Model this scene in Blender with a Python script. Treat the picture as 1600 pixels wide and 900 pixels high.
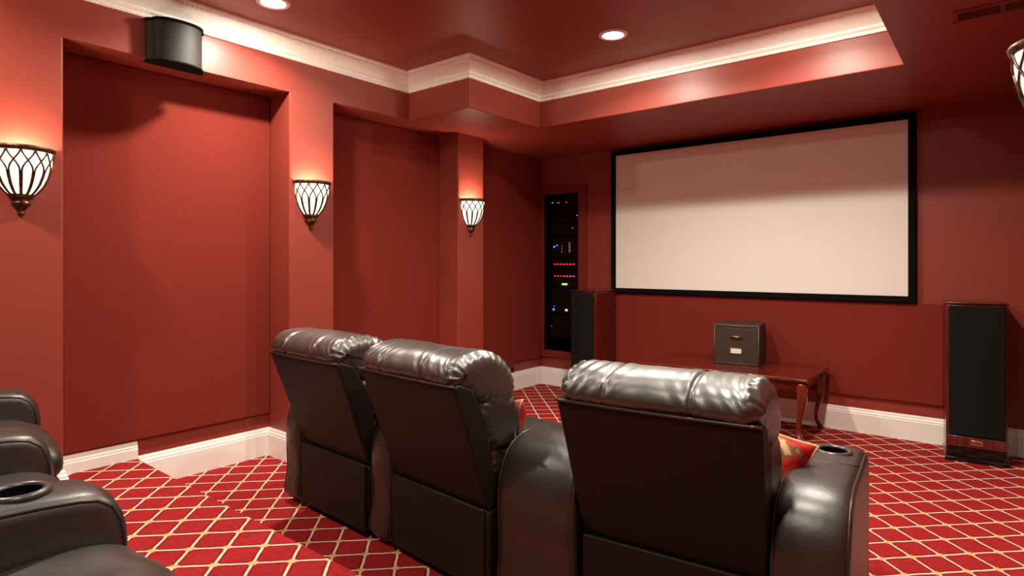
import bpy, bmesh, math, random
from mathutils import Vector, Matrix
random.seed(7)
PI = math.pi
C = bpy.context.scene.collection
for o in list(bpy.data.objects):
    bpy.data.objects.remove(o)

# ------------------------------------------------------------------ camera, world, exposure
EYE = 1.30
cam_d = bpy.data.cameras.new('camera'); cam = bpy.data.objects.new('camera', cam_d); C.objects.link(cam)
cam.location = (0, 0, EYE); cam.rotation_euler = (PI/2, 0, math.radians(38.907))
cam_d.sensor_width = 36; cam_d.lens = 946.6/1600*36; cam_d.shift_y = -39/1600; cam_d.clip_start = 0.02
bpy.context.scene.camera = cam
vs = bpy.context.scene.view_settings
vs.view_transform = 'Standard'; vs.look = 'None'; vs.exposure = 0.14; vs.gamma = 1; vs.use_curve_mapping = False
w = bpy.data.worlds.new('world'); bpy.context.scene.world = w; w.use_nodes = True
w.node_tree.nodes['Background'].inputs[0].default_value = (1, .8, .62, 1)
w.node_tree.nodes['Background'].inputs[1].default_value = 0.02

WARM = (1.0, .91, .77)
DOWN_W = 15.0          # sideways glow of one recessed downlight
BEAM_W = 25.0          # its downward beam
SCONCE_W = 8.5         # watt of the bulb in one wall sconce
GLASS_E = 1.2
# downlights (x, y): first two seen, the others added out of view for brightness
LIGHTS = [(-3.17, 1.80), (-1.93, 3.42), (-1.93, 1.80), (-0.82, 1.80), (-3.13, 0.1), (-1.93, 0.1), (-0.82, 0.1), (-0.82, 3.42)]
POWER = [1.35, 1.15, .2, .9, 1.1, 0, .9, 1.2]
GLOW = [1.0, 1.15, .1, .35, .9, 0, .35, 1.1]

# ------------------------------------------------------------------ room constants
XF, XN = -3.62, -3.88        # pillar face, niche back
YF = 5.30                    # screen wall
XR = 0.145                    # right wall
YB = -2.0                    # rear wall
ZL, ZU = 2.42, 2.76          # soffit, tray ceiling
RY, RZ = 1.365, 0.175        # riser edge, riser height
TX0, TX1, TY0, TY1 = -3.62, -0.43, -1.2, 4.06   # tray opening
JX, JY = -2.98, 3.20         # the jog in the tray
NICHES = [(0.942, 2.17), (2.508, 3.753), (4.08, YF)]

# ------------------------------------------------------------------ materials
def mat(name, col, rough=.5, spec=.5, metal=0, coat=0):
    m = bpy.data.materials.new(name); m.use_nodes = True
    b = m.node_tree.nodes['Principled BSDF']
    b.inputs['Base Color'].default_value = (*col, 1); b.inputs['Roughness'].default_value = rough
    b.inputs['Specular IOR Level'].default_value = spec; b.inputs['Metallic'].default_value = metal
    b.inputs['Coat Weight'].default_value = coat
    return m
def nd(m, t, **k):
    n = m.node_tree.nodes.new(t)
    for a, v in k.items(): setattr(n, a, v)
    return n
def lk(m, a, b): m.node_tree.links.new(a, b)
def bsdf(m): return m.node_tree.nodes['Principled BSDF']
def noise(m, scale, detail=3, rough=.5, coord='Object', sc=None):
    tc = nd(m, 'ShaderNodeTexCoord'); n = nd(m, 'ShaderNodeTexNoise')
    n.inputs['Scale'].default_value = scale; n.inputs['Detail'].default_value = detail; n.inputs['Roughness'].default_value = rough
    if sc:
        mp = nd(m, 'ShaderNodeMapping'); mp.inputs['Scale'].default_value = sc
        lk(m, tc.outputs[coord], mp.inputs[0]); lk(m, mp.outputs[0], n.inputs['Vector'])
    else: lk(m, tc.outputs[coord], n.inputs['Vector'])
    return n
def bump(m, src, strength, dist=.01, prev=None):
    b = nd(m, 'ShaderNodeBump'); b.inputs['Strength'].default_value = strength; b.inputs['Distance'].default_value = dist
    lk(m, src, b.inputs['Height'])
    if prev: lk(m, prev.outputs[0], b.inputs['Normal'])
    lk(m, b.outputs[0], bsdf(m).inputs['Normal']); return b
def vary(m, n, c1, c2, lo=.35, hi=.65):
    r = nd(m, 'ShaderNodeValToRGB'); r.color_ramp.elements[0].position = lo; r.color_ramp.elements[1].position = hi
    r.color_ramp.elements[0].color = (*c1, 1); r.color_ramp.elements[1].color = (*c2, 1)
    lk(m, n.outputs['Fac'], r.inputs[0]); lk(m, r.outputs[0], bsdf(m).inputs['Base Color'])
def emis(name, col, s):
    m = mat(name, col, .5); b = bsdf(m)
    b.inputs['Emission Color'].default_value = (*col, 1); b.inputs['Emission Strength'].default_value = s
    return m

M_wall = mat('wall_paint', (.27, .044, .029), .42, .45)
vary(M_wall, noise(M_wall, 1.3, 2), (.262, .041, .025), (.278, .043, .027)); bump(M_wall, noise(M_wall, 260, 2).outputs['Fac'], .08, .002)
M_fab = mat('wall_fabric', (.27, .028, .018), .85, .2)
vary(M_fab, noise(M_fab, 160, 4, .7), (.165, .017, .010), (.215, .025, .015)); bump(M_fab, noise(M_fab, 380, 3).outputs['Fac'], .25, .002)
M_trim = mat('cream_trim', (.92, .89, .83), .4, .5)
M_crown = mat('crown_paint', (.84, .76, .63), .45, .5)
vary(M_crown, noise(M_crown, 30, 4), (.88, .84, .76), (.93, .90, .83))
M_redtrim = mat('red_trim_paint', (.22, .030, .020), .3, .5)
M_black = mat('black_felt', (.004, .004, .004), .9, .1)
M_grille = mat('speaker_grille', (.006, .0055, .005), .85, .2); bump(M_grille, noise(M_grille, 500, 2).outputs['Fac'], .2, .002)
M_screen = mat('screen_fabric', (.86, .82, .76), .75, .2)
M_grey = mat('dark_grey_cloth', (.017, .015, .012), .6, .3); bump(M_grey, noise(M_grey, 420, 2).outputs['Fac'], .2, .002)
M_cherry = mat('cherry_wood', (.16, .018, .010), .18, .5, coat=.4)
vary(M_cherry, noise(M_cherry, 6, 5, .6, sc=(1, 9, 9)), (.07, .007, .004), (.17, .020, .010))
M_spwood = mat('speaker_wood', (.09, .008, .006), .25, .5, coat=.3)
vary(M_spwood, noise(M_spwood, 8, 4, .6, sc=(8, 8, 1)), (.06, .005, .004), (.13, .012, .008))
M_gloss = mat('gloss_black', (.004, .004, .004), .12, .5)
M_bronze = mat('bronze', (.10, .052, .028), .38, .5, metal=.85)
vary(M_bronze, noise(M_bronze, 60, 3), (.05, .025, .014), (.20, .12, .07))
M_gold = mat('brass', (.60, .40, .18), .3, .5, metal=1)
M_white = mat('white_can', (.85, .83, .80), .5)
M_chrome = mat('cup_ring', (.05, .045, .045), .30, .7)
M_vent = mat('vent_red', (.16, .018, .012), .5, .4)
M_label = mat('label_card', (.75, .72, .65), .6)
M_hole = mat('dark_inside', (.002, .002, .002), .9, .05)
M_lens = emis('downlight_lens', (1, .95, .88), 14)
M_shade = emis('sconce_glass', (1, .90, .74), GLASS_E)

def leather(name, c1, c2, r, cw=.2, cr=.36):
    m = mat(name, c1, r, .85, coat=0)
    vary(m, noise(m, 5, 3), c1, c2, .3, .7)
    b1 = bump(m, noise(m, 9, 4, .55).outputs['Fac'], .22, .010)
    v = nd(m, 'ShaderNodeTexVoronoi'); v.inputs['Scale'].default_value = 330
    tc = nd(m, 'ShaderNodeTexCoord'); lk(m, tc.outputs['Object'], v.inputs['Vector'])
    bump(m, v.outputs['Distance'], .12, .0015, b1)
    bsdf(m).inputs['Coat Weight'].default_value = cw; bsdf(m).inputs['Coat Roughness'].default_value = cr; bsdf(m).inputs['Coat IOR'].default_value = 1.6
    lk(m, b1.outputs[0], bsdf(m).inputs['Coat Normal'])
    return m
M_leather = leather('brown_leather', (.012, .0095, .007), (.020, .0155, .011), .40)
M_headleather = leather('headrest_leather', (.020, .0155, .011), (.032, .025, .018), .42, .9, .37)
M_backvinyl = mat('back_vinyl', (.012, .008, .0055), .55, .25); bump(M_backvinyl, noise(M_backvinyl, 4, 3).outputs['Fac'], .2, .02)
M_pipe = mat('leather_piping', (.035, .026, .02), .35, .6)

def carpet(name, pp, pq):
    m = mat(name, (.4, .02, .02), .95, .08); L = m.node_tree.links
    tc = nd(m, 'ShaderNodeTexCoord'); sp = nd(m, 'ShaderNodeSeparateXYZ')
    nz = nd(m, 'ShaderNodeTexNoise'); nz.inputs['Scale'].default_value = 14; nz.inputs['Detail'].default_value = 2
    lk(m, tc.outputs['Object'], nz.inputs['Vector'])
    sub = nd(m, 'ShaderNodeVectorMath', operation='SUBTRACT'); sub.inputs[1].default_value = (.5, .5, .5)
    lk(m, nz.outputs['Color'], sub.inputs[0])
    scl = nd(m, 'ShaderNodeVectorMath', operation='SCALE'); scl.inputs['Scale'].default_value = .007
    lk(m, sub.outputs[0], scl.inputs[0])
    add = nd(m, 'ShaderNodeVectorMath', operation='ADD'); lk(m, tc.outputs['Object'], add.inputs[0]); lk(m, scl.outputs[0], add.inputs[1])
    lk(m, add.outputs[0], sp.inputs[0])
    def math_(op, a, b=None, c=None):
        n = nd(m, 'ShaderNodeMath', operation=op)
        for i, v in enumerate((a, b, c)):
            if v is None: continue
            if isinstance(v, (int, float)): n.inputs[i].default_value = v
            else: lk(m, v, n.inputs[i])
        return n.outputs[0]
    X, Y, Z = sp.outputs
    Y2 = math_('SUBTRACT', Y, Z)
    P = math_('ADD', X, Y2); Q = math_('SUBTRACT', X, Y2)
    def dist(v, ph):   # distance to nearest line (0..0.1)
        t = math_('DIVIDE', math_('SUBTRACT', v, ph), .2)
        fr = math_('FRACT', math_('ADD', t, 100.5))
        return math_('MULTIPLY', math_('ABSOLUTE', math_('SUBTRACT', fr, .5)), .2)
    dp, dq = dist(P, pp), dist(Q, pq)
    def mask(v, w, s=.003):   # 1 inside w
        r = nd(m, 'ShaderNodeMapRange'); r.inputs['From Min'].default_value = w+s; r.inputs['From Max'].default_value = w-s
        lk(m, v, r.inputs['Value']); return r.outputs[0]
    lines = math_('MAXIMUM', mask(dp, .0072, .0025), mask(dq, .0072, .0025))
    edge = math_('MAXIMUM', mask(dp, .017, .006), mask(dq, .017, .006))
    # flower on each knot: round with lobes
    r2 = math_('SQRT', math_('ADD', math_('MULTIPLY', dp, dp), math_('MULTIPLY', dq, dq)))
    prod = math_('MULTIPLY', math_('MINIMUM', dp, dq), .9)
    flower = mask(math_('SUBTRACT', r2, math_('MULTIPLY', prod, .35)), .0195, .005)
    n2 = nd(m, 'ShaderNodeTexNoise'); n2.inputs['Scale'].default_value = 45; n2.inputs['Detail'].default_value = 4
    lk(m, tc.outputs['Object'], n2.inputs['Vector'])
    n3 = nd(m, 'ShaderNodeTexNoise'); n3.inputs['Scale'].default_value = 7; n3.inputs['Detail'].default_value = 2
    lk(m, tc.outputs['Object'], n3.inputs['Vector'])
    def mix(f, a, b):
        n = nd(m, 'ShaderNodeMix', data_type='RGBA')
        if isinstance(f, float): n.inputs[0].default_value = f
        else: lk(m, f, n.inputs[0])
        for i, v in ((6, a), (7, b)):
            if isinstance(v, tuple): n.inputs[i].default_value = (*v, 1)
            else: lk(m, v, n.inputs[i])
        return n.outputs[2]
    red = mix(n2.outputs['Fac'], (.19, .009, .012), (.42, .028, .031))
    red = mix(math_('MULTIPLY', n3.outputs['Fac'], .4), red, (.30, .008, .012))
    red = mix(math_('MULTIPLY', edge, .8), red, (.13, .004, .008))
    c = mix(lines, red, mix(n2.outputs['Fac'], (.72, .42, .30), (.92, .70, .52)))
    gold = mix(n2.outputs['Fac'], (.42, .19, .045), (.85, .58, .24))
    c = mix(flower, c, gold)
    lk(m, c, bsdf(m).inputs['Base Color'])
    n4 = nd(m, 'ShaderNodeTexNoise'); n4.inputs['Scale'].default_value = 260; n4.inputs['Detail'].default_value = 3
    lk(m, tc.outputs['Object'], n4.inputs['Vector'])
    b1 = bump(m, n4.outputs['Fac'], .5, .006)
    bump(m, edge, .5, -.006, b1)
    return m
M_carpet = carpet('lattice_carpet', 3.486, -3.704)
M_carpet_r = carpet('lattice_carpet_riser', -1.425-.175, -3.341+.175)

def pillow_mat(name, seed):
    m = mat(name, (.5, .03, .02), .7, .3)
    n = noise(m, 9, 3); n.inputs['Distortion'].default_value = 1.5
    r = nd(m, 'ShaderNodeValToRGB'); e = r.color_ramp.elements
    e[0].position = .36; e[0].color = (.30, .008, .008, 1); e[1].position = .66; e[1].color = (.72, .42, .20, 1)
    a = r.color_ramp.elements.new(.5); a.color = (.55, .03, .02, 1)
    a = r.color_ramp.elements.new(.58); a.color = (.12, .10, .03, 1)
    lk(m, n.outputs['Fac'], r.inputs[0]); lk(m, r.outputs[0], bsdf(m).inputs['Base Color'])
    return m
M_pillow = pillow_mat('red_floral_cushion', 1)

# ------------------------------------------------------------------ mesh helpers
def link(name, bm, m, parent=None, smooth=False, label=None, bev=0, seg=2, sub=0, angle=35):
    me = bpy.data.meshes.new(name)
    bmesh.ops.recalc_face_normals(bm, faces=bm.faces[:])
    bm.to_mesh(me); bm.free()
    o = bpy.data.objects.new(name, me); C.objects.link(o)
    ms = m if isinstance(m, (list, tuple)) else [m]
    for x in ms: me.materials.append(x)
    if parent: o.parent = parent
    if label: o['label'] = label
    if bev:
        b = o.modifiers.new('bevel', 'BEVEL'); b.width = bev; b.segments = seg; b.limit_method = 'ANGLE'; b.angle_limit = math.radians(40)
    if sub:
        s = o.modifiers.new('sub', 'SUBSURF'); s.levels = sub; s.render_levels = sub
    if smooth or bev:
        me.polygons.foreach_set('use_smooth', [True]*len(me.polygons))
        if not smooth or bev:
            mark_sharp(me, angle)
    return o
def mark_sharp(me, angle):
    try: me.set_sharp_from_angle(angle=math.radians(angle))
    except Exception: pass
def thing(name, label, cat, loc=(0, 0, 0), rz=0, group=None):
    o = bpy.data.objects.new(name, None); C.objects.link(o); o.empty_display_size = .1
    o.location = loc; o.rotation_euler = (0, 0, rz); o['label'] = label; o['category'] = cat
    if group: o['group'] = group
    return o
def tag(o, label, cat, group=None):
    o['label'] = label; o['category'] = cat
    if group: o['group'] = group
    return o
def struct(name, bm, m, **k):
    o = link(name, bm, m, **k); o['kind'] = 'structure'; return o
def dup(root, loc, rz, label, group=None):
    r = root.copy(); C.objects.link(r); r.location = loc; r.rotation_euler = (0, 0, rz); r['label'] = label
    if group: r['group'] = group
    for ch in list(root.children):
        c = ch.copy(); C.objects.link(c); c.parent = r
        for g in list(ch.children):
            d = g.copy(); C.objects.link(d); d.parent = c
    return r
def box(bm, x0, x1, y0, y1, z0, z1):
    v = [bm.verts.new(p) for p in ((x0,y0,z0),(x1,y0,z0),(x1,y1,z0),(x0,y1,z0),(x0,y0,z1),(x1,y0,z1),(x1,y1,z1),(x0,y1,z1))]
    for f in ((3,2,1,0),(4,5,6,7),(0,1,5,4),(1,2,6,5),(2,3,7,6),(3,0,4,7)): bm.faces.new([v[i] for i in f])
    return v
def boxes(*bs):
    bm = bmesh.new()
    for b in bs: box(bm, *b)
    return bm
def prism_xy(bm, pts, z0, z1):
    a = [bm.verts.new((x, y, z0)) for x, y in pts]; b = [bm.verts.new((x, y, z1)) for x, y in pts]; n = len(pts)
    bm.faces.new(a[::-1]); bm.faces.new(b)
    for i in range(n): bm.faces.new((a[i], a[(i+1) % n], b[(i+1) % n], b[i]))
def lathe(bm, prof, seg=32, a0=0, a1=2*PI, c=(0, 0, 0), close=True):
    full = abs(a1-a0-2*PI) < 1e-6; n = seg if full else seg+1
    rings = []
    for r, z in prof:
        rings.append([bm.verts.new((c[0]+r*math.cos(a0+(a1-a0)*i/seg), c[1]+r*math.sin(a0+(a1-a0)*i/seg), c[2]+z)) for i in range(n)])
    for a, b in zip(rings, rings[1:]):
        for i in range(seg):
            j = (i+1) % n
            try: bm.faces.new((a[i], a[j], b[j], b[i]))
            except ValueError: pass
    bmesh.ops.remove_doubles(bm, verts=bm.verts[:], dist=1e-5)
def tube(bm, pts, r, seg=8, closed=False):
    pts = [Vector(p) for p in pts]; n = len(pts); rings = []; up = Vector((0, 0, 1)); last = None
    for i, p in enumerate(pts):
        if closed: t = (pts[(i+1) % n]-pts[i-1])
        else: t = pts[min(i+1, n-1)]-pts[max(i-1, 0)]
        t.normalize()
        if last is None:
            a = up if abs(t.dot(up)) < .9 else Vector((1, 0, 0)); u = t.cross(a).normalized()
        else: u = (last-t*last.dot(t)).normalized()
        last = u; v = t.cross(u)
        rr = r[i] if isinstance(r, (list, tuple)) else r
        rings.append([bm.verts.new(p+(u*math.cos(2*PI*k/seg)+v*math.sin(2*PI*k/seg))*rr) for k in range(seg)])
    m = n if closed else n-1
    for i in range(m):
        a, b = rings[i], rings[(i+1) % n]
        for k in range(seg): bm.faces.new((a[k], a[(k+1) % seg], b[(k+1) % seg], b[k]))
    if not closed: bm.faces.new(rings[0][::-1]); bm.faces.new(rings[-1])
def sweep(bm, path, prof, closed=False):
    """profile (out, z) swept on an xy path, mitred; out = to the right of travel"""
    n = len(path); P = [Vector((p[0], p[1])) for p in path]; rings = []
    for i in range(n):
        d0 = (P[i]-P[i-1]).normalized() if (i > 0 or closed) else None
        d1 = (P[(i+1) % n]-P[i]).normalized() if (i < n-1 or closed) else None
        if d0 is None: d0 = d1
        if d1 is None: d1 = d0
        n0 = Vector((d0.y, -d0.x)); n1 = Vector((d1.y, -d1.x)); b = (n0+n1); b = b/(1+n0.dot(n1))
        rings.append([bm.verts.new((P[i].x+b.x*o, P[i].y+b.y*o, z)) for o, z in prof])
    m = n if closed else n-1
    for i in range(m):
        a, b = rings[i], rings[(i+1) % n]
        for k in range(len(prof)-1): bm.faces.new((a[k], a[k+1], b[k+1], b[k]))
    if not closed: bm.faces.new(rings[0]); bm.faces.new(rings[-1])
def spline(pts, n):
    """closed Catmull-Rom through pts, n samples evenly spaced by length"""
    P = [Vector((p[0], p[1])) for p in pts]; N = len(P); dense = []
    for i in range(N):
        p0, p1, p2, p3 = P[i-1], P[i], P[(i+1) % N], P[(i+2) % N]
        for k in range(16):
            t = k/16
            dense.append(.5*((2*p1)+(p2-p0)*t+(2*p0-5*p1+4*p2-p3)*t*t+(3*p1-p0-3*p2+p3)*t**3))
    L = [0]
    for i in range(len(dense)): L.append(L[-1]+(dense[(i+1) % len(dense)]-dense[i]).length)
    out = []; j = 0
    for k in range(n):
        s = L[-1]*k/n
        while L[j+1] < s: j += 1
        f = (s-L[j])/max(1e-9, L[j+1]-L[j]); out.append(dense[j].lerp(dense[(j+1) % len(dense)], f))
    return out
def loft_x(bm, prof, x0, x1, r, nx=12, nr=6, disp=None, nprof=56, warp=None):
    """yz profile lofted along x with rounded ends of radius r"""
    S = spline(prof, nprof); n = len(S)
    area = sum(S[i].x*S[(i+1) % n].y-S[(i+1) % n].x*S[i].y for i in range(n)); sg = 1 if area > 0 else -1
    N = []
    for i in range(n):
        t = (S[(i+1) % n]-S[i-1]).normalized(); N.append(Vector((t.y, -t.x))*sg)
    xs = [(x0+r*(1-math.cos(PI/2*k/nr)), r*(1-math.sin(PI/2*k/nr))) for k in range(nr)]
    xs += [(x0+r+(x1-x0-2*r)*k/nx, 0) for k in range(nx+1)]
    xs += [(x1-r*(1-math.cos(PI/2*k/nr)), r*(1-math.sin(PI/2*k/nr))) for k in range(nr-1, -1, -1)]
    rings = []
    for x, ins in xs:
        ring = []
        for i in range(n):
            d = -ins
            if disp: d += disp(x, i/n, S[i])
            p = S[i]+N[i]*d; q = Vector((x, p.x, p.y))
            if warp: q = warp(q)
            ring.append(bm.verts.new(q))
        rings.append(ring)
    for a, b in zip(rings, rings[1:]):
        for i in range(n): bm.faces.new((a[i], a[(i+1) % n], b[(i+1) % n], b[i]))
    bm.faces.new(rings[0]); bm.faces.new(rings[-1][::-1])
def drill(o, cx, cy, r, z0, z1):
    """cut a round hole and keep the result as plain mesh"""
    bm = bmesh.new(); lathe(bm, [(0, z0), (r, z0), (r, z1), (0, z1)], 32, c=(cx, cy, 0))
    bmesh.ops.recalc_face_normals(bm, faces=bm.faces[:])
    me = bpy.data.meshes.new('cut'); bm.to_mesh(me); bm.free(); c = bpy.data.objects.new('cut', me); C.objects.link(c)
    mw = o.matrix_world.copy(); pr = o.parent; o.parent = None
    md = o.modifiers.new('b', 'BOOLEAN'); md.operation = 'DIFFERENCE'; md.object = c; md.solver = 'EXACT'
    bpy.context.view_layer.update(); dg = bpy.context.evaluated_depsgraph_get()
    new = bpy.data.meshes.new_from_object(o.evaluated_get(dg)); o.modifiers.remove(md)
    o.data = new; bpy.data.objects.remove(c); o.parent = pr
    new.polygons.foreach_set('use_smooth', [True]*len(new.polygons)); mark_sharp(new, 40)

# ------------------------------------------------------------------ floor
struct('floor', boxes((-4.1, .6, RY, 5.5, -.1, 0)), M_carpet)
bm = boxes((-4.1, .6, YB-.2, RY, -.1, RZ))
struct('floor_riser', bm, M_carpet_r, bev=.014, seg=3)

# ------------------------------------------------------------------ left wall with three niches
bm = bmesh.new()
pts = [(XF, YB), (XF, NICHES[0][0])]
for k, (a, b) in enumerate(NICHES):
    pts += [(XN, a), (XN, b)]
    if k < 2: pts += [(XF, b), (XF, NICHES[k+1][0])]
pts += [(XN-.2, YF), (XN-.2, YB)]
prism_xy(bm, pts, -.05, ZL)
ve = [e for e in bm.edges if abs(e.verts[0].co.x-XF) < 1e-4 and abs(e.verts[1].co.x-XF) < 1e-4 and abs(e.verts[0].co.z-e.verts[1].co.z) > 1]
bmesh.ops.bevel(bm, geom=ve, offset=.010, segments=3, profile=.5, affect='EDGES')
struct('wall_left', bm, M_wall)
# ------------------------------------------------------------------ screen wall with the equipment opening
RX0, RX1, RZ0, RZ1 = -3.835, -3.388, .37, 2.03
struct('wall_front', boxes((-4.1, RX0, YF, YF+.15, -.05, 2.5), (RX1, .6, YF, YF+.15, -.05, 2.5), (RX0, RX1, YF, YF+.15, -.05, RZ0), (RX0, RX1, YF, YF+.15, RZ1, 2.5)), M_wall)
struct('wall_right', boxes((XR, XR+.15, YB, 5.4, -.05, 2.5)), M_wall)
struct('wall_back', boxes((-4.1, .6, YB-.15, YB, -.05, 2.5)), M_wall)
# ------------------------------------------------------------------ ceiling: soffit ring with a raised tray
bm = bmesh.new()
ring = [(TX0, TY0), (TX0, JY), (JX, JY), (JX, TY1), (TX1, TY1), (TX1, TY0)]
lo = [bm.verts.new((x, y, ZL)) for x, y in ring]; hi = [bm.verts.new((x, y, ZU)) for x, y in ring]
oc = [bm.verts.new((x, y, ZL)) for x, y in ((-4.1, YB-.1), (-4.1, YF+.1), (.5, YF+.1), (.5, YB-.1))]
walls = [bm.faces.new((lo[i], lo[(i+1) % 6], hi[(i+1) % 6], hi[i])) for i in range(6)]
bm.faces.new((oc[0], oc[1], lo[1], lo[0])); bm.faces.new((oc[1], oc[2], lo[4], lo[3], lo[2], lo[1]))
bm.faces.new((oc[2], oc[3], lo[5], lo[4])); bm.faces.new((oc[3], oc[0], lo[0], lo[5]))
bm.faces.new(hi)
# cover above so nothing shines through
top = [bm.verts.new((v.co.x, v.co.y, ZU+.12)) for v in oc]; bm.faces.new(top)
for i in range(4): bm.faces.new((oc[i], oc[(i+1) % 4], top[(i+1) % 4], top[i]))
edges = [e for e in bm.edges if all(v in lo for v in e.verts) and set(e.verts) != {lo[0], lo[1]}]
bmesh.ops.bevel(bm, geom=edges, offset=.008, segments=2, profile=.5, affect='EDGES')
struct('ceiling', bm, M_wall)

# crown moulding round the tray
cp = [(0, 2.632), (.012, 2.632), (.016, 2.640), (.016, 2.652), (.022, 2.656), (.030, 2.666), (.030, 2.674), (.036, 2.680),
      (.050, 2.690), (.070, 2.704), (.090, 2.722), (.098, 2.732), (.098, 2.738), (.108, 2.742), (.116, 2.750), (.118, 2.7598), (0, 2.7598)]
bm = bmesh.new(); sweep(bm, ring, cp, closed=True)
struct('trim_1', bm, M_crown, bev=0)
# carved bead row on the crown
bm = bmesh.new()
def beadrow(a, b, nrm):
    a = Vector(a); b = Vector(b); L = (b-a).length; n = int(L/.026); d = (b-a)/n
    for i in range(n):
        p = a+d*(i+.5)
        m = Matrix.Translation((p.x+nrm[0]*.020, p.y+nrm[1]*.020, 2.664)) @ Matrix.Diagonal((.0085 if nrm[1] == 0 else .0115, .0115 if nrm[1] == 0 else .0085, .010, 1))
        bmesh.ops.create_icosphere(bm, subdivisions=1, radius=1, matrix=m)
        q = Matrix.Translation((p.x+nrm[0]*.096, p.y+nrm[1]*.096, 2.738)) @ Matrix.Diagonal((.0085, .0085, .009, 1))
        bmesh.ops.create_icosphere(bm, subdivisions=1, radius=1, matrix=q)
beadrow((TX0, TY0), (TX0, JY), (1, 0)); beadrow((TX0, JY), (JX, JY), (0, -1)); beadrow((JX, JY), (JX, TY1), (1, 0)); beadrow((JX, TY1), (TX1, TY1), (0, -1))
struct('trim_2', bm, M_crown, smooth=True)

# ------------------------------------------------------------------ baseboards
def bprof(z0, h, t=.018):
    return [(0, z0), (t, z0), (t, z0+h-.045), (t-.003, z0+h-.040), (t-.003, z0+h-.030), (t-.008, z0+h-.022), (t-.010, z0+h-.010), (t-.014, z0+h), (0, z0+h)]
bm = bmesh.new()
path = [(XN, RY+.001), (XN, 2.17), (XF, 2.17), (XF, 2.508), (XN, 2.508), (XN, 3.753), (XF, 3.753), (XF, 4.08), (XN, 4.08), (XN, YF)]
sweep(bm, path+[(XR, YF)], bprof(0, .185)); 
struct('baseboard_left', bm, M_trim)
bm = bmesh.new(); sweep(bm, [(XF, YB+.01), (XF, .942), (XN, .942), (XN, RY-.004)], bprof(RZ, .100)); struct('baseboard_riser', bm, M_trim)
bm = bmesh.new(); sweep(bm, [(XR, YF-.03), (XR, RY+.001)], bprof(0, .185)); struct('baseboard_right', bm, M_trim)

# ------------------------------------------------------------------ fabric acoustic panels
def panel(name, x0, x1, y0, y1, z0, z1, label, grp=None):
    o = link(name, boxes((x0, x1, y0, y1, z0, z1)), M_fab, bev=.004, seg=2); tag(o, label, 'wall panel', grp); return o
panel('acoustic_panel', XN+.0005, XN+.022, .947, 2.165, .285, ZL-.002, 'tall red fabric wall panel in the niche beside the carpeted step')
panel('acoustic_panel', XN+.0005, XN+.022, 2.513, 3.748, .285, ZL-.002, 'tall red fabric wall panel in the middle niche, between two wall sconces')
panel('acoustic_panel', XN+.0005, XN+.022, 4.085, YF-.003, .285, ZL-.002, 'narrow-looking dark red fabric wall panel in the corner niche beside the equipment rack')
panel('acoustic_panel', -3.0, -.318, YF-.026, YF-.0005, .280, 1.004, 'low wide red fabric panel under the projection screen')

# equipment opening frame
fx0, fx1, fz0, fz1 = XN+.02, -3.288, .305, 2.105
bm = bmesh.new()
for (a, b, c, d) in ((fx0, RX0, fz0, fz1), (RX1, fx1, fz0, fz1), (RX0, RX1, fz0, RZ0), (RX0, RX1, RZ1, fz1)): box(bm, a, b, YF-.016, YF, c, d)
for (a, b, c, d) in ((fx1-.016, fx1, fz0, fz1), (fx0, fx1, fz0, fz0+.016), (fx0, fx1, fz1-.016, fz1)): box(bm, a, b, YF-.030, YF-.015, c, d)
struct('trim_3', bm, M_redtrim)

# ------------------------------------------------------------------ equipment rack in the wall
t = thing('equipment_rack', 'tall black equipment rack recessed in the screen wall corner', 'equipment rack', ((RX0+RX1)/2, YF+.14, RZ0))
W2 = (RX1-RX0)/2-.001; H = RZ1-RZ0-.002
link('cabinet', boxes((-W2, -W2+.012, -.13, .34, 0.001, H), (W2-.012, W2, -.13, .34, 0.001, H), (-W2, W2, .33, .345, 0.001, H), (-W2, W2, -.13, .34, 0.001, .012), (-W2, W2, -.13, .34, H-.012, H)), M_hole, t)
link('rail', boxes((-W2+.013, -W2+.030, -.10, -.085, .013, H-.013)), M_gloss, t); link('rail', boxes((W2-.030, W2-.013, -.10, -.085, .013, H-.013)), M_gloss, t)
def led(name, col, s): return emis(name, col, s)
L_r, L_w, L_b, L_g, L_a = led('led_red', (1, .03, .06), 1.6), led('led_white', (.7, .7, .9), .7), led('led_blue', (.12, .2, 1), 1.5), led('led_green', (.45, .8, .05), 1.3), led('led_amber', (.7, .4, .15), .25)
def pz(v): return EYE+(411-v)*.00640*1.0        # photo row to height at the rack's depth
dep = 6.69
def pzv(v): return EYE+(411-v)*6.75/946.6
def comp(z0, z1, lights, label):
    c = thing('audio_component', label, 'audio component', ((RX0+RX1)/2, YF+.075, z0), 0, 'components in the equipment rack')
    h = z1-z0-.004
    link('case', boxes((-W2+.032, W2-.032, 0, .30, 0, h)), M_black, c)
    link('front_panel', boxes((-W2+.032, W2-.032, -.008, -.0005, 0, h)), M_gloss, c, bev=.002)
    for (x, z, w, hh, m) in lights:
        link('indicator_light', boxes((x-w/2, x+w/2, -.011, -.008, z-z0-hh/2, z-z0+hh/2)), m, c)
rows = [(1.90, 2.00), (1.79, 1.89), (1.66, 1.78), (1.53, 1.65), (1.36, 1.52)]
xw = lambda f: -W2+2*W2*f
comp(1.87, 2.005, [(xw(.15), 1.95, .014, .008, L_w), (xw(.55), 1.945, .022, .010, L_a), (xw(.32), 1.945, .03, .004, L_w)], 'black component with small pale lights, topmost in the equipment rack')
comp(1.73, 1.86, [(xw(.85), 1.80, .010, .008, L_w)], 'black component second from the top of the equipment rack')
comp(1.59, 1.72, [(xw(.72), 1.67, .022, .006, L_a)], 'dark component third from the top of the equipment rack')
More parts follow.
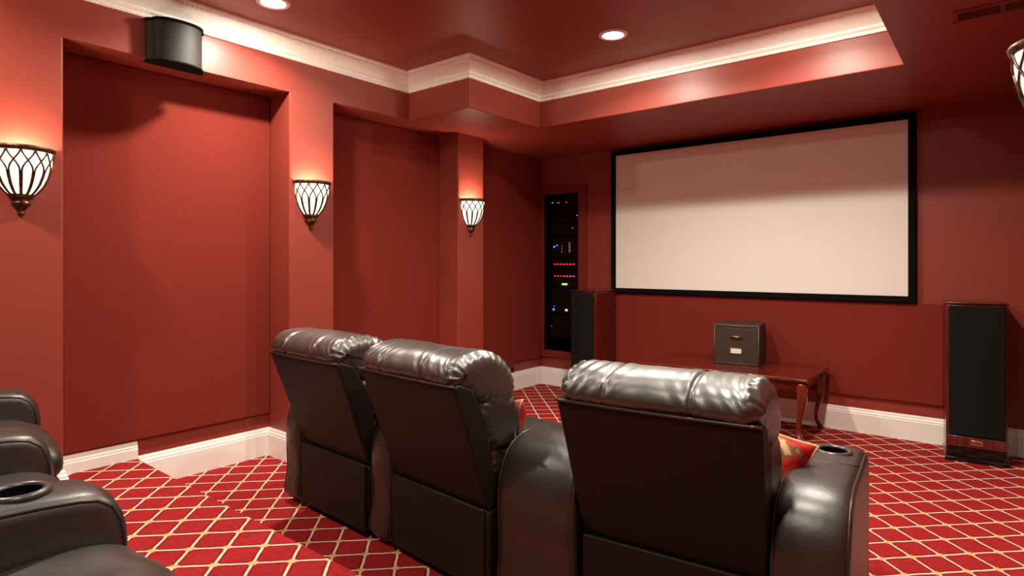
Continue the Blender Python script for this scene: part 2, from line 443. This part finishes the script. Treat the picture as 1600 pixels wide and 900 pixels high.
comp(1.37, 1.58, [(xw(.20), 1.475, .020, .018, L_b), (xw(.28), 1.49, .012, .01, L_w)]+[(xw(.64), 1.42+.022*k, .018, .010, L_a) for k in range(5)]+[(xw(.42), 1.42+.03*k, .006, .012, L_a) for k in range(3)], 'black component with a blue light and an amber column in the rack')
comp(1.24, 1.36, [(xw(.22+.09*k), 1.288, .020, .010, L_r) for k in range(7)], 'black component with the upper row of red lights in the rack')
comp(1.04, 1.23, [(xw(.22+.09*k), 1.160, .020, .009, (L_r if k < 3 else emis('led_pink', (1, .25, .35), .9))) for k in range(7)]+[(xw(.5), 1.075, .07, .018, L_g)], 'black component with the lower row of red lights and a green display')
comp(.76, 1.03, [(xw(.18), .80, .024, .02, L_b), (xw(.55), .80, .030, .022, L_w), (xw(.2), .835, .008, .01, L_b)], 'black component with two bluish lights low in the rack')
comp(.50, .75, [(xw(.12), .62, .006, .006, L_b)], 'plain black component at the bottom of the rack, half behind the left speaker')
# the rack's shelves carry the components: stack filler
for z in (1.87, 1.73, 1.59, 1.37, 1.24, 1.04, .76, .50): link('shelf', boxes((-W2+.013, W2-.013, -.06, .32, z-RZ0-.006, z-RZ0-.001)), M_hole, t)

# outlet in the corner niche
t = thing('wall_outlet', 'small dark outlet low on the wall of the corner niche', 'outlet', (XN, 4.78, .215))
link('cover_plate', boxes((0, .006, -.058, .058, -.036, .036)), M_vent, t, bev=.002)
for s in (-1, 1): link('socket', boxes((.006, .009, s*.024-.014, s*.024+.014, -.014, .014)), M_black, t, bev=.002)

# ------------------------------------------------------------------ projection screen
t = thing('projection_screen', 'large pale projection screen in a black frame on the front wall', 'projection screen', (-1.7315, YF, 1.01))
X0, X1, Z1 = -1.2515, 1.2515, 1.386; b = .047
bm = bmesh.new()
for a, c, d, e in ((X0, X1, 0, b), (X0, X1, Z1-b, Z1), (X0, X0+b, b, Z1-b), (X1-b, X1, b, Z1-b)): box(bm, a, c, -.055, -.001, d, e)
link('frame', bm, M_black, t, bev=.003)
link('screen_surface', boxes((X0+b-.004, X1-b+.004, -.040, -.030, b-.004, Z1-b+.004)), M_screen, t)

# ------------------------------------------------------------------ downlights
def downlight(x, y, p, g, label):
    t = thing('recessed_downlight', label, 'ceiling light', (x, y, ZU), 0, 'recessed downlights in the tray ceiling')
    bm = bmesh.new(); lathe(bm, [(.062, .0), (.066, -.007), (.080, -.010), (.090, -.006), (.092, 0)], 40)
    link('trim_ring', bm, M_white, t, smooth=True)
    bm = bmesh.new(); lathe(bm, [(.0001, -.004), (.062, -.004)], 40)
    bmesh.ops.solidify(bm, geom=bm.faces[:], thickness=.003)
    link('lens', bm, M_lens, t)
    if p > 0:
        l = bpy.data.lights.new('downlight_lamp', 'SPOT'); l.spot_size = math.radians(179); l.spot_blend = .04; l.shadow_soft_size = .03; l.energy = DOWN_W*g; l.color = WARM
        o = bpy.data.objects.new('lamp', l); C.objects.link(o); o.parent = t; o.location = (0, 0, -.034)
        l = bpy.data.lights.new('downlight_beam', 'AREA'); l.shape = 'DISK'; l.size = .11; l.energy = BEAM_W*p; l.color = WARM; l.spread = math.radians(150)
        o = bpy.data.objects.new('beam', l); C.objects.link(o); o.parent = t; o.location = (0, 0, -.012)
names = ['round recessed ceiling light near the left crown moulding, above the wall speaker',
         'round recessed ceiling light nearest the screen, in the middle of the tray']
for i, ((x, y), p, g) in enumerate(zip(LIGHTS, POWER, GLOW)):
    if p > 0: downlight(x, y, p, g, names[i] if i < 2 else 'round recessed ceiling light added in the tray ceiling out of view to brighten the room')

# ------------------------------------------------------------------ wall sconces (origin on wall, +x out of wall)
def make_sconce(label):
    t = thing('wall_sconce', label, 'wall sconce', (0, 0, 0), 0, 'bronze and glass wall sconces')
    prof = [(.0480, -.215), (.064, -.200), (.085, -.170), (.102, -.130), (.113, -.088), (.120, -.045), (.122, -.018), (.122, -.006)]
    def rad(s):
        z = -.215+s*.209
        for (r0, z0), (r1, z1) in zip(prof, prof[1:]):
            if z <= z1: return r0+(r1-r0)*(z-z0)/(z1-z0), z
        return prof[-1][0], z
    A0, A1 = -PI/2, PI/2
    bm = bmesh.new(); lathe(bm, [rad(k/16) for k in range(17)]+[(rad((16-k)/16)[0]-.004, rad((16-k)/16)[1]) for k in range(17)], 40, A0, A1)
    link('glass_bowl', bm, M_shade, t, smooth=True)
    bm = bmesh.new()
    N = 7; D = PI/N
    def sm(v): v = max(0, min(1, v)); return v*v*(3-2*v)
    for k in range(N):
        th = A0+D*(k+.5)
        for s in (-1, 1):
            P = []
            for q in range(19):
                f = q/18; r, z = rad(f)
                a = th+s*D*(.42-.92*sm((f-.50)/.5)); a = max(A0+.02, min(A1-.02, a))
                P.append(((r+.0015)*math.cos(a), (r+.0015)*math.sin(a), z))
            tube(bm, P, .0040, 6)
    link('lattice', bm, M_bronze, t, smooth=True)
    bm = bmesh.new(); lathe(bm, [(.118, -.016), (.126, -.014), (.132, -.006), (.134, .002), (.130, .008), (.122, .010), (.116, .004), (.118, -.016)], 40, A0, A1)
    link('rim', bm, M_bronze, t, smooth=True)
    bm = bmesh.new(); lathe(bm, [(.0001, -.210), (.050, -.212), (.052, -.222), (.044, -.230), (.030, -.236), (.030, -.242), (.038, -.250), (.038, -.260), (.026, -.272), (.018, -.284), (.012, -.290), (.015, -.298), (.015, -.306), (.008, -.316), (.0001, -.322)], 28, A0, A1)
    link('finial', bm, M_bronze, t, smooth=True)
    link('back_plate', boxes((.0, .004, -.10, .10, -.14, -.02)), M_bronze, t)
    l = bpy.data.lights.new('sconce_bulb', 'POINT'); l.energy = SCONCE_W; l.color = (1, .85, .68); l.shadow_soft_size = .04
    o = bpy.data.objects.new('bulb', l); C.objects.link(o); o.parent = t; o.location = (.082, 0, -.035)
    return t
s0 = make_sconce('bronze and white glass wall sconce at the far left, left of the first niche')
s0.location = (XF, .775, 1.838)
dup(s0, (XF, 2.325, 1.838), 0, 'bronze and white glass wall sconce on the pillar between the two tall niches')
dup(s0, (XF, 3.905, 1.848), 0, 'smallest-looking bronze and glass wall sconce on the pillar nearest the screen')
dup(s0, (XR, 2.05, 1.85), PI, 'wall sconce cut off at the right edge, high on the right wall')

# ------------------------------------------------------------------ surround speaker on the left wall
t = thing('wall_speaker', 'dark curved surround speaker hung above the first niche under the crown', 'speaker', (XF, 1.455, 2.388))
pts = [(.0005, -.155), (.03, -.155), (.055, -.135)]+[(.055+.085*math.cos(a), .135*math.sin(a)) for a in [(-PI/2+PI*k/20) for k in range(1, 20)]]+[(.055, .135), (.03, .155), (.0005, .155)]
bm = bmesh.new(); prism_xy(bm, [(x*.92, y*.93) for x, y in pts], .012, .228); link('grille', bm, M_grey, t, smooth=True, bev=.003)
for z in (0, .228):
    bm = bmesh.new(); prism_xy(bm, pts, z, z+.012); link('end_cap', bm, M_black, t, bev=.003)

# ------------------------------------------------------------------ ceiling vent
t = thing('ceiling_vent', 'dark red slatted air vent in the soffit at upper right', 'vent', (-.02, 3.41, ZL))
link('vent_frame', boxes((-.15, .20, -.075, -.055, -.008, 0), (-.15, .20, .055, .075, -.008, 0), (-.15, -.13, -.055, .055, -.008, 0), (.18, .20, -.055, .055, -.008, 0), (.02, .035, -.055, .055, -.008, 0)), M_redtrim, t, bev=.002)
link('duct_opening', boxes((-.13, .18, -.055, .055, -.002, -.0005)), M_hole, t)
bm = bmesh.new()
for k in range(7):
    y = -.045+.015*k; v = box(bm, -.13, .18, y-.001, y+.001, -.008, -.001)
link('slat', bm, M_vent, t)
bm = bmesh.new(); bmesh.ops.create_icosphere(bm, subdivisions=2, radius=.006, matrix=Matrix.Translation((-.150, .072, -.012))); link('damper_knob', bm, M_gold, t, smooth=True)

# ------------------------------------------------------------------ floor standing speakers
def tower(loc, rz, label, w=.30, d=.36):
    t = thing('floor_speaker', label, 'speaker', loc, rz, 'floor speakers beside the screen'); x = w/2
    link('cabinet', boxes((-x, x, 0.012, d, .03, 1.03)), M_spwood, t, bev=.010, seg=3)
    link('top_cap', boxes((-x-.004, x+.004, 0.004, d, 1.030, 1.042)), M_spwood, t, bev=.004)
    link('grille', boxes((-x+.016, x-.016, -.010, .0115, .170, 1.020)), M_grille, t, bev=.008, seg=3)
    link('wood_band', boxes((-x+.012, x-.012, -.004, .0115, .095, .165)), M_spwood, t, bev=.003)
    pl = link('name_badge', boxes((-.030, .030, -.008, -.004, .115, .148)), M_gold, t, bev=.001)
    bm = bmesh.new()
    for k in range(6): box(bm, -.024+.0085*k, -.018+.0085*k, -.0092, -.008, .124, .138-(k % 2)*.004)
    link('lettering', bm, M_bronze, pl)
    link('base', boxes((-x-.006, x+.006, -.018, d, .0, .030)), M_gloss, t, bev=.006, seg=3)
    link('plinth_front', boxes((-x+.010, x-.010, 0, .0115, .031, .090)), M_gloss, t)
    return t
tower((-.122, 4.95, 0), math.radians(6), 'tall black and cherry floor speaker right of the screen, gold badge low on front', .325, .31)
tower((-3.072, 4.86, 0), 0, 'tall floor speaker left of the screen, standing in front of the equipment rack', .275, .40)

# ------------------------------------------------------------------ cherry table with cabriole legs
TZ = .49
t = thing('console_table', 'low polished cherry table with curved cabriole legs under the screen', 'table', (-1.69, 4.885, 0))
hx, hy = .65, .345
bm = boxes((-hx, hx, -hy, hy, TZ-.024, TZ)); link('tabletop', bm, M_cherry, t, bev=.009, seg=3)
link('apron', boxes((-hx+.05, hx-.05, -hy+.045, -hy+.065, TZ-.095, TZ-.024), (-hx+.05, hx-.05, hy-.065, hy-.045, TZ-.095, TZ-.024), (-hx+.045, -hx+.065, -hy+.05, hy-.05, TZ-.095, TZ-.024), (hx-.065, hx-.045, -hy+.05, hy-.05, TZ-.095, TZ-.024)), M_cherry, t, bev=.003)
bm = boxes((-hx+.03, hx-.03, -hy+.028, -hy+.036, TZ-.032, TZ-.024), (-hx+.03, hx-.03, hy-.036, hy-.028, TZ-.032, TZ-.024)); link('edge_moulding', bm, M_cherry, t)
def cab(sx, sy):
    bm = bmesh.new(); rings = []
    S = [(0, .036, .040), (.03, .036, .040), (.07, .030, .036), (.12, .036, .036), (.18, .030, .028), (.26, .010, .020), (.33, -.006, .016), (.38, -.002, .016), (.405, .012, .020), (.425, .024, .024), (.44, .026, .020), (.466, .026, .012)]
    S = [(TZ-.025-d*(TZ-.025)/.466, o, r) for d, o, r in S]
    for z, off, r in S:
        cx, cy = sx*(hx-.075+off*.9), sy*(hy-.075+off*.9)
        rings.append([bm.verts.new((cx+r*math.copysign(abs(math.cos(a))**.7, math.cos(a)), cy+r*math.copysign(abs(math.sin(a))**.7, math.sin(a)), z)) for a in [2*PI*k/12 for k in range(12)]])
    for a, b in zip(rings, rings[1:]):
        for k in range(12): bm.faces.new((a[k], a[(k+1) % 12], b[(k+1) % 12], b[k]))
    bm.faces.new(rings[0]); bm.faces.new(rings[-1])
    link('leg', bm, M_cherry, t, smooth=True, sub=1)
for sx in (-1, 1):
    for sy in (-1, 1): cab(sx, sy)

# storage box on the table
t = thing('storage_box', 'dark brown leather-look storage box with brass pull and label holder', 'box', (-1.66, 5.02, TZ), math.radians(7))
M_box = mat('box_brown', (.040, .024, .016), .55, .4); bump(M_box, noise(M_box, 300, 2).outputs['Fac'], .2, .002)
link('body', boxes((-.175, .175, -.14, .15, 0, .318)), M_box, t, bev=.006, seg=3)
link('front_panel', boxes((-.158, .158, -.1445, -.1405, .012, .285)), M_box, t, bev=.003)
bm = bmesh.new()
for P in ([(-.168, -.1425, .008), (-.168, -.1425, .31)], [(.168, -.1425, .008), (.168, -.1425, .31)], [(-.168, -.1425, .31), (.168, -.1425, .31)], [(-.168, -.1425, .008), (.168, -.1425, .008)]): tube(bm, P, .0028, 6)
link('edge_piping', bm, mat('grey_piping', (.16, .13, .11), .5), t, smooth=True)
bm = bmesh.new(); tube(bm, [(-.042, -.1445, .218), (-.042, -.160, .224), (.042, -.160, .224), (.042, -.1445, .218)], .006, 8)
link('pull_handle', bm, M_gold, t, smooth=True)
h = link('label_holder', boxes((-.050, .050, -.149, -.1450, .082, .092), (-.050, .050, -.149, -.1450, .130, .140), (-.050, -.040, -.149, -.1450, .082, .140), (.040, .050, -.149, -.1450, .082, .140)), M_gold, t)
link('label_card', boxes((-.040, .040, -.1475, -.1455, .092, .130)), M_label, h)

# ------------------------------------------------------------------ recliners
ARM_PROF = [(.00, .03), (-.005, .20), (-.010, .40), (.006, .50), (.050, .570), (.120, .602), (.22, .612), (.40, .600), (.60, .584), (.74, .575), (.835, .555), (.876, .485), (.880, .36), (.865, .20), (.86, .03), (.60, .022), (.30, .022)]
def puff(x0, x1, a=.012):
    """small swelling across the width"""
    c = (x0+x1)/2; h = (x1-x0)/2
    return lambda x, u, p: a*(1-((x-c)/h)**2) if p.y > .3 else 0.0
def arm(parent, x0, x1, cup=True, prof=ARM_PROF, warp=None, name='armrest', seams=True, cy=.66):
    bm = bmesh.new(); loft_x(bm, prof, x0, x1, .030, nx=8, nr=5, disp=puff(x0, x1, .012), nprof=72, warp=warp)
    o = link(name, bm, M_leather, parent, smooth=True)
    cx = (x0+x1)/2
    if cup: drill(o, cx, cy, .050, .52, .75)
    S = spline(prof, 72)
    for sx, xx in ((-1, x0+.008), (1, x1-.008)):
        P = []
        for p in S:
            if p.y > .06:
                q = Vector((xx, p.x, p.y)); P.append(warp(q) if warp else q)
        # order the open run so that it starts at the back foot
        k = max(range(len(P)), key=lambda i: (P[i]-P[i-1]).length); P = P[k:]+P[:k]
        c = Vector((0, .43, .3)); P = [Vector((p.x, p.y+(p.y-c.y)*-.014, p.z-.006)) for p in P]
        bm = bmesh.new(); tube(bm, P, .0045, 6); link('piping', bm, M_pipe, o, smooth=True)
    if cup:
        zt = .592
        bm = bmesh.new(); lathe(bm, [(.0465, zt-.012), (.0465, zt+.003), (.050, zt+.007), (.058, zt+.008), (.064, zt+.004), (.065, zt-.004), (.0465, zt-.012)], 40, c=(cx, cy, 0))
        link('cup_holder', bm, M_chrome, o, smooth=True)
        bm = bmesh.new(); lathe(bm, [(.0462, zt+.001), (.043, zt-.070), (.0001, zt-.070), (.0001, zt-.074), (.046, zt-.074), (.0490, zt-.010)], 36, c=(cx, cy, 0)); link('cup_lining', bm, M_hole, o, smooth=True)
    # stitched seam across the top behind the cup
    if seams:
        bm = bmesh.new(); P = [Vector((x0+.012+(x1-x0-.024)*k/10, (.50-.05*math.sin(PI*k/10)), .595+.011*(1-((k-5)/5)**2))) for k in range(11)]
        if warp: P = [warp(q) for q in P]
        tube(bm, P, .003, 6); link('seam', bm, M_pipe, o, smooth=True)
    return o

def recliner(name, label, loc, rz, W=.60, arms=(True, True), aw=(.15, .15), group='leather theatre recliners', cup=(True, True), seed=0, lean=0.025, flare=.025, cupy=.66):
    t = thing(name, label, 'recliner', loc, rz, group); h = W/2; rnd = random.Random(seed)
    # lower body with skirt
    link('base', boxes((-h+.004, h-.004, .012, .80, .03, .345)), M_backvinyl, t, bev=.02, seg=3)
    bm = boxes((-h+.010, h-.010, -.006, .011, .035, .352)); link('back_skirt', bm, M_backvinyl, t, bev=.006)
    bm = boxes((-h+.03, h-.03, .03, .78, .0, .029)); link('underframe', bm, M_hole, t)
    # reclining back shell
    L = lean
    SH = [(.020, .340), (-.030-L*.3, .50), (-.078-L*.7, .68), (-.126-L, .842), (-.105-L, .855), (-.04-L, .83), (.005, .70), (.05, .50), (.09, .36)]
    bm = bmesh.new()
    fl = lambda z: flare*max(0, z-.34)/.5
    a = [bm.verts.new((-h+.004-fl(z), y, z)) for y, z in SH]; b = [bm.verts.new((h-.004+fl(z), y, z)) for y, z in SH]; n = len(SH)
    bm.faces.new(a[::-1]); bm.faces.new(b)
    for i in range(n): bm.faces.new((a[i], a[(i+1) % n], b[(i+1) % n], b[i]))
    link('back_shell', bm, M_backvinyl, t, bev=.010, seg=3, angle=50)
    # piping at the top of the shell
    bm = bmesh.new(); P = [((h+flare-.004)*(k/12-1), -.132-L, .848-.003*math.sin(PI*k/24)) for k in range(25)]
    tube(bm, P, .0055, 8); link('piping', bm, M_pipe, t, smooth=True)
    # head cushion
    HP = [(-.128-L, .852), (-.138-L, .880), (-.118-L, .922), (-.065-L, .952), (.0, .962), (.075, .945), (.135, .905), (.175, .850), (.185, .79), (.15, .735), (.04, .735), (-.03-L, .775), (-.085-L, .820)]
    s1, s2 = -W*.245, W*.20
    ph = [rnd.uniform(0, 6) for _ in range(8)]
    def wr(x, u, p):
        d = 0
        for s in (s1, s2): d -= .007*math.exp(-((x-s)/.007)**2)
        e = max(0, (abs(x)-.30*W)/(.2*W)) if True else 0      # grows towards the ends
        near = math.exp(-((x-s2)/.06)**2)+math.exp(-((x-s1)/.06)**2)
        back = max(0, min(1, (.06-p.x)/.12)) if p.y > .8 else .5
        diag = x+math.copysign(1, x)*(p.y-.9)*.75
        fold = math.sin(diag*165+ph[0]+1.5*math.sin(p.y*16+ph[4]))
        fold = fold*abs(fold)**.3
        d += .0030*min(1, e)*fold*(.5+.5*back)
        d += .0016*min(1, near)*math.sin(diag*120+ph[1])+.0006*math.sin(x*60+p.y*40+ph[2])
        d += .0028*math.sin(x*15+ph[3])*math.sin(p.x*20+p.y*12+ph[5])
        if abs(x) > h-.03: d += .0035*math.sin(u*2*PI*23+ph[6])+.002*math.sin(u*2*PI*37+ph[7])
        return d
    bm = bmesh.new(); loft_x(bm, HP, -h-flare+.004, h+flare-.004, .060, nx=110, nr=14, disp=wr, nprof=110); link('headrest', bm, M_headleather, t, smooth=True)
    # middle roll and lumbar cushion
    def wr2(x, u, p):
        d = .003*math.sin(x*40+ph[0])*math.sin(p.y*50)
        if abs(x) > h-.06: d += .005*math.sin(p.y*150+ph[2])
        return d
    BP = [(.02, .80), (.12, .79), (.185, .755), (.225, .69), (.225, .62), (.200, .56), (.10, .53), (.0, .60), (-.03, .72)]
    bm = bmesh.new(); loft_x(bm, BP, -h-flare*.7+.004, h+flare*.7-.004, .055, nx=50, nr=12, disp=wr2, nprof=80); link('back_cushion', bm, M_leather, t, smooth=True)
    LP = [(.05, .60), (.16, .595), (.235, .555), (.262, .50), (.255, .44), (.19, .41), (.08, .42), (.03, .50)]
    bm = bmesh.new(); loft_x(bm, LP, -h+.004, h-.004, .050, nx=40, nr=12, disp=wr2, nprof=70); link('lumbar_cushion', bm, M_leather, t, smooth=True)
    # seat and leg rest
    SP = [(.17, .36), (.165, .44), (.22, .455), (.40, .458), (.62, .470), (.76, .475), (.850, .448), (.885, .40), (.870, .35), (.80, .335), (.5, .34)]
    bm = bmesh.new(); loft_x(bm, SP, -h+.004, h-.004, .050, nx=26, nr=8, disp=lambda x, u, p: .003*math.sin(x*30+ph[3])*math.sin(p.x*26+ph[1])+(.014*(1-(x/h)**2) if p.y > .42 else 0), nprof=80); link('seat_cushion', bm, M_leather, t, smooth=True)
    FP = [(.80, .05), (.800, .30), (.83, .335), (.875, .325), (.890, .25), (.888, .14), (.870, .06)]
    bm = bmesh.new(); loft_x(bm, FP, -h+.010, h-.010, .020, nx=8, nr=5, nprof=50); link('footrest', bm, M_leather, t, smooth=True)
    if arms[0]: arm(t, -h-aw[0], -h-.002, cup[0], cy=cupy)
    if arms[1]: arm(t, h+.002, h+aw[1], cup[1], cy=cupy)
    return t

R1 = recliner('recliner', 'dark brown leather recliner at the left end of the front row', (-2.605, 1.792, 0), math.radians(-2.5), W=.59, lean=.04, flare=.02, arms=(True, False), aw=(.15, 0), cup=(True, False), seed=1, group='front row recliners')
R2 = recliner('recliner', 'dark brown leather recliner in the middle of the front row', (-1.840, 1.765, 0), math.radians(-4.5), W=.61, lean=.035, flare=.010, arms=(True, False), aw=(.155, 0), seed=2, group='front row recliners')
R3 = recliner('recliner', 'large dark brown leather recliner at the right end of the front row', (-.845, 1.842, 0), math.radians(5.5), W=.62, flare=.017, arms=(False, True), aw=(0, .215), seed=3, group='front row recliners')
# wedge console between the middle and right recliner
t = thing('wedge_console', 'wedge-shaped brown leather armrest console between middle and right front recliners', 'armrest', (-1.338, 1.79, 0), math.radians(.5))
CP = [(.00, .03), (-.005, .20), (-.010, .42), (.010, .52), (.055, .588), (.120, .620), (.20, .625), (.30, .59), (.45, .52), (.62, .46), (.74, .43), (.78, .36), (.78, .20), (.77, .03), (.50, .022), (.25, .022)]
arm(t, -.175, .175, cup=False, prof=CP, warp=lambda q: Vector((q.x*(1-.32*q.y/.8), q.y, q.z)), name='leather_body', seams=False)

# rear row on the riser
def rear(x, y, rz, label, arms, seed, W=.56):
    return recliner('recliner', label, (x, y, RZ), math.radians(rz), W=W, arms=arms, aw=(.205, .205), seed=seed, group='rear row recliners', cupy=.685)
rear(-3.02, -.155, -6, 'brown leather recliner on the riser at the far left edge, farthest of the rear row', (True, False), 5)
rear(-2.160, -.290, -2, 'brown leather recliner on the riser at the left edge, middle of the rear row', (True, False), 6)
rear(-1.395, -.310, 0, 'brown leather recliner at bottom left with a cup holder in its armrest', (True, True), 7)

# ------------------------------------------------------------------ throw cushions
def cushion(loc, rot, label, s=.19, th=.07):
    bm = bmesh.new(); n = 20; top = {}; bot = {}
    for i in range(n+1):
        for j in range(n+1):
            u, v = i/n*2-1, j/n*2-1
            pin = 1-.10*(1-abs(u)**2)*abs(v)**3; pin2 = 1-.10*(1-abs(v)**2)*abs(u)**3
            z = th*(max(0, (1-u**4))*max(0, (1-v**4)))**.55
            x, y = u*s*pin2, v*s*pin
            top[i, j] = bm.verts.new((x, y, z+.0008)); bot[i, j] = bm.verts.new((x, y, -z-.0008))
    for i in range(n):
        for j in range(n):
            bm.faces.new((top[i, j], top[i+1, j], top[i+1, j+1], top[i, j+1])); bm.faces.new((bot[i, j], bot[i, j+1], bot[i+1, j+1], bot[i+1, j]))
    bmesh.ops.remove_doubles(bm, verts=bm.verts[:], dist=.002)
    o = link('throw_pillow', bm, M_pillow, smooth=True); o.location = loc; o.rotation_euler = rot
    P = []
    for k in range(4*n):
        q, r = divmod(k, n); u = r/n*2-1
        a, b = ((u, -1), (1, u), (-u, 1), (-1, -u))[q]
        P.append((a*s*(1-.10*(1-b*b)*abs(a)**3), b*s*(1-.10*(1-a*a)*abs(b)**3), 0))
    bm = bmesh.new(); tube(bm, P, .005, 6, closed=True); link('cord_edge', bm, M_gold_cord, o, smooth=True)
    return tag(o, label, 'pillow', 'patterned throw pillows')
M_gold_cord = mat('gold_cord', (.62, .40, .18), .7, .3)
cushion((-.675, 2.20, .578), (math.radians(58), math.radians(12), math.radians(-8)), 'red and gold patterned throw pillow on the right front recliner beside its armrest', .158)
cushion((-1.745, 2.085, .560), (math.radians(66), math.radians(-10), math.radians(-28)), 'red patterned throw pillow mostly hidden behind the middle front recliner', .135)
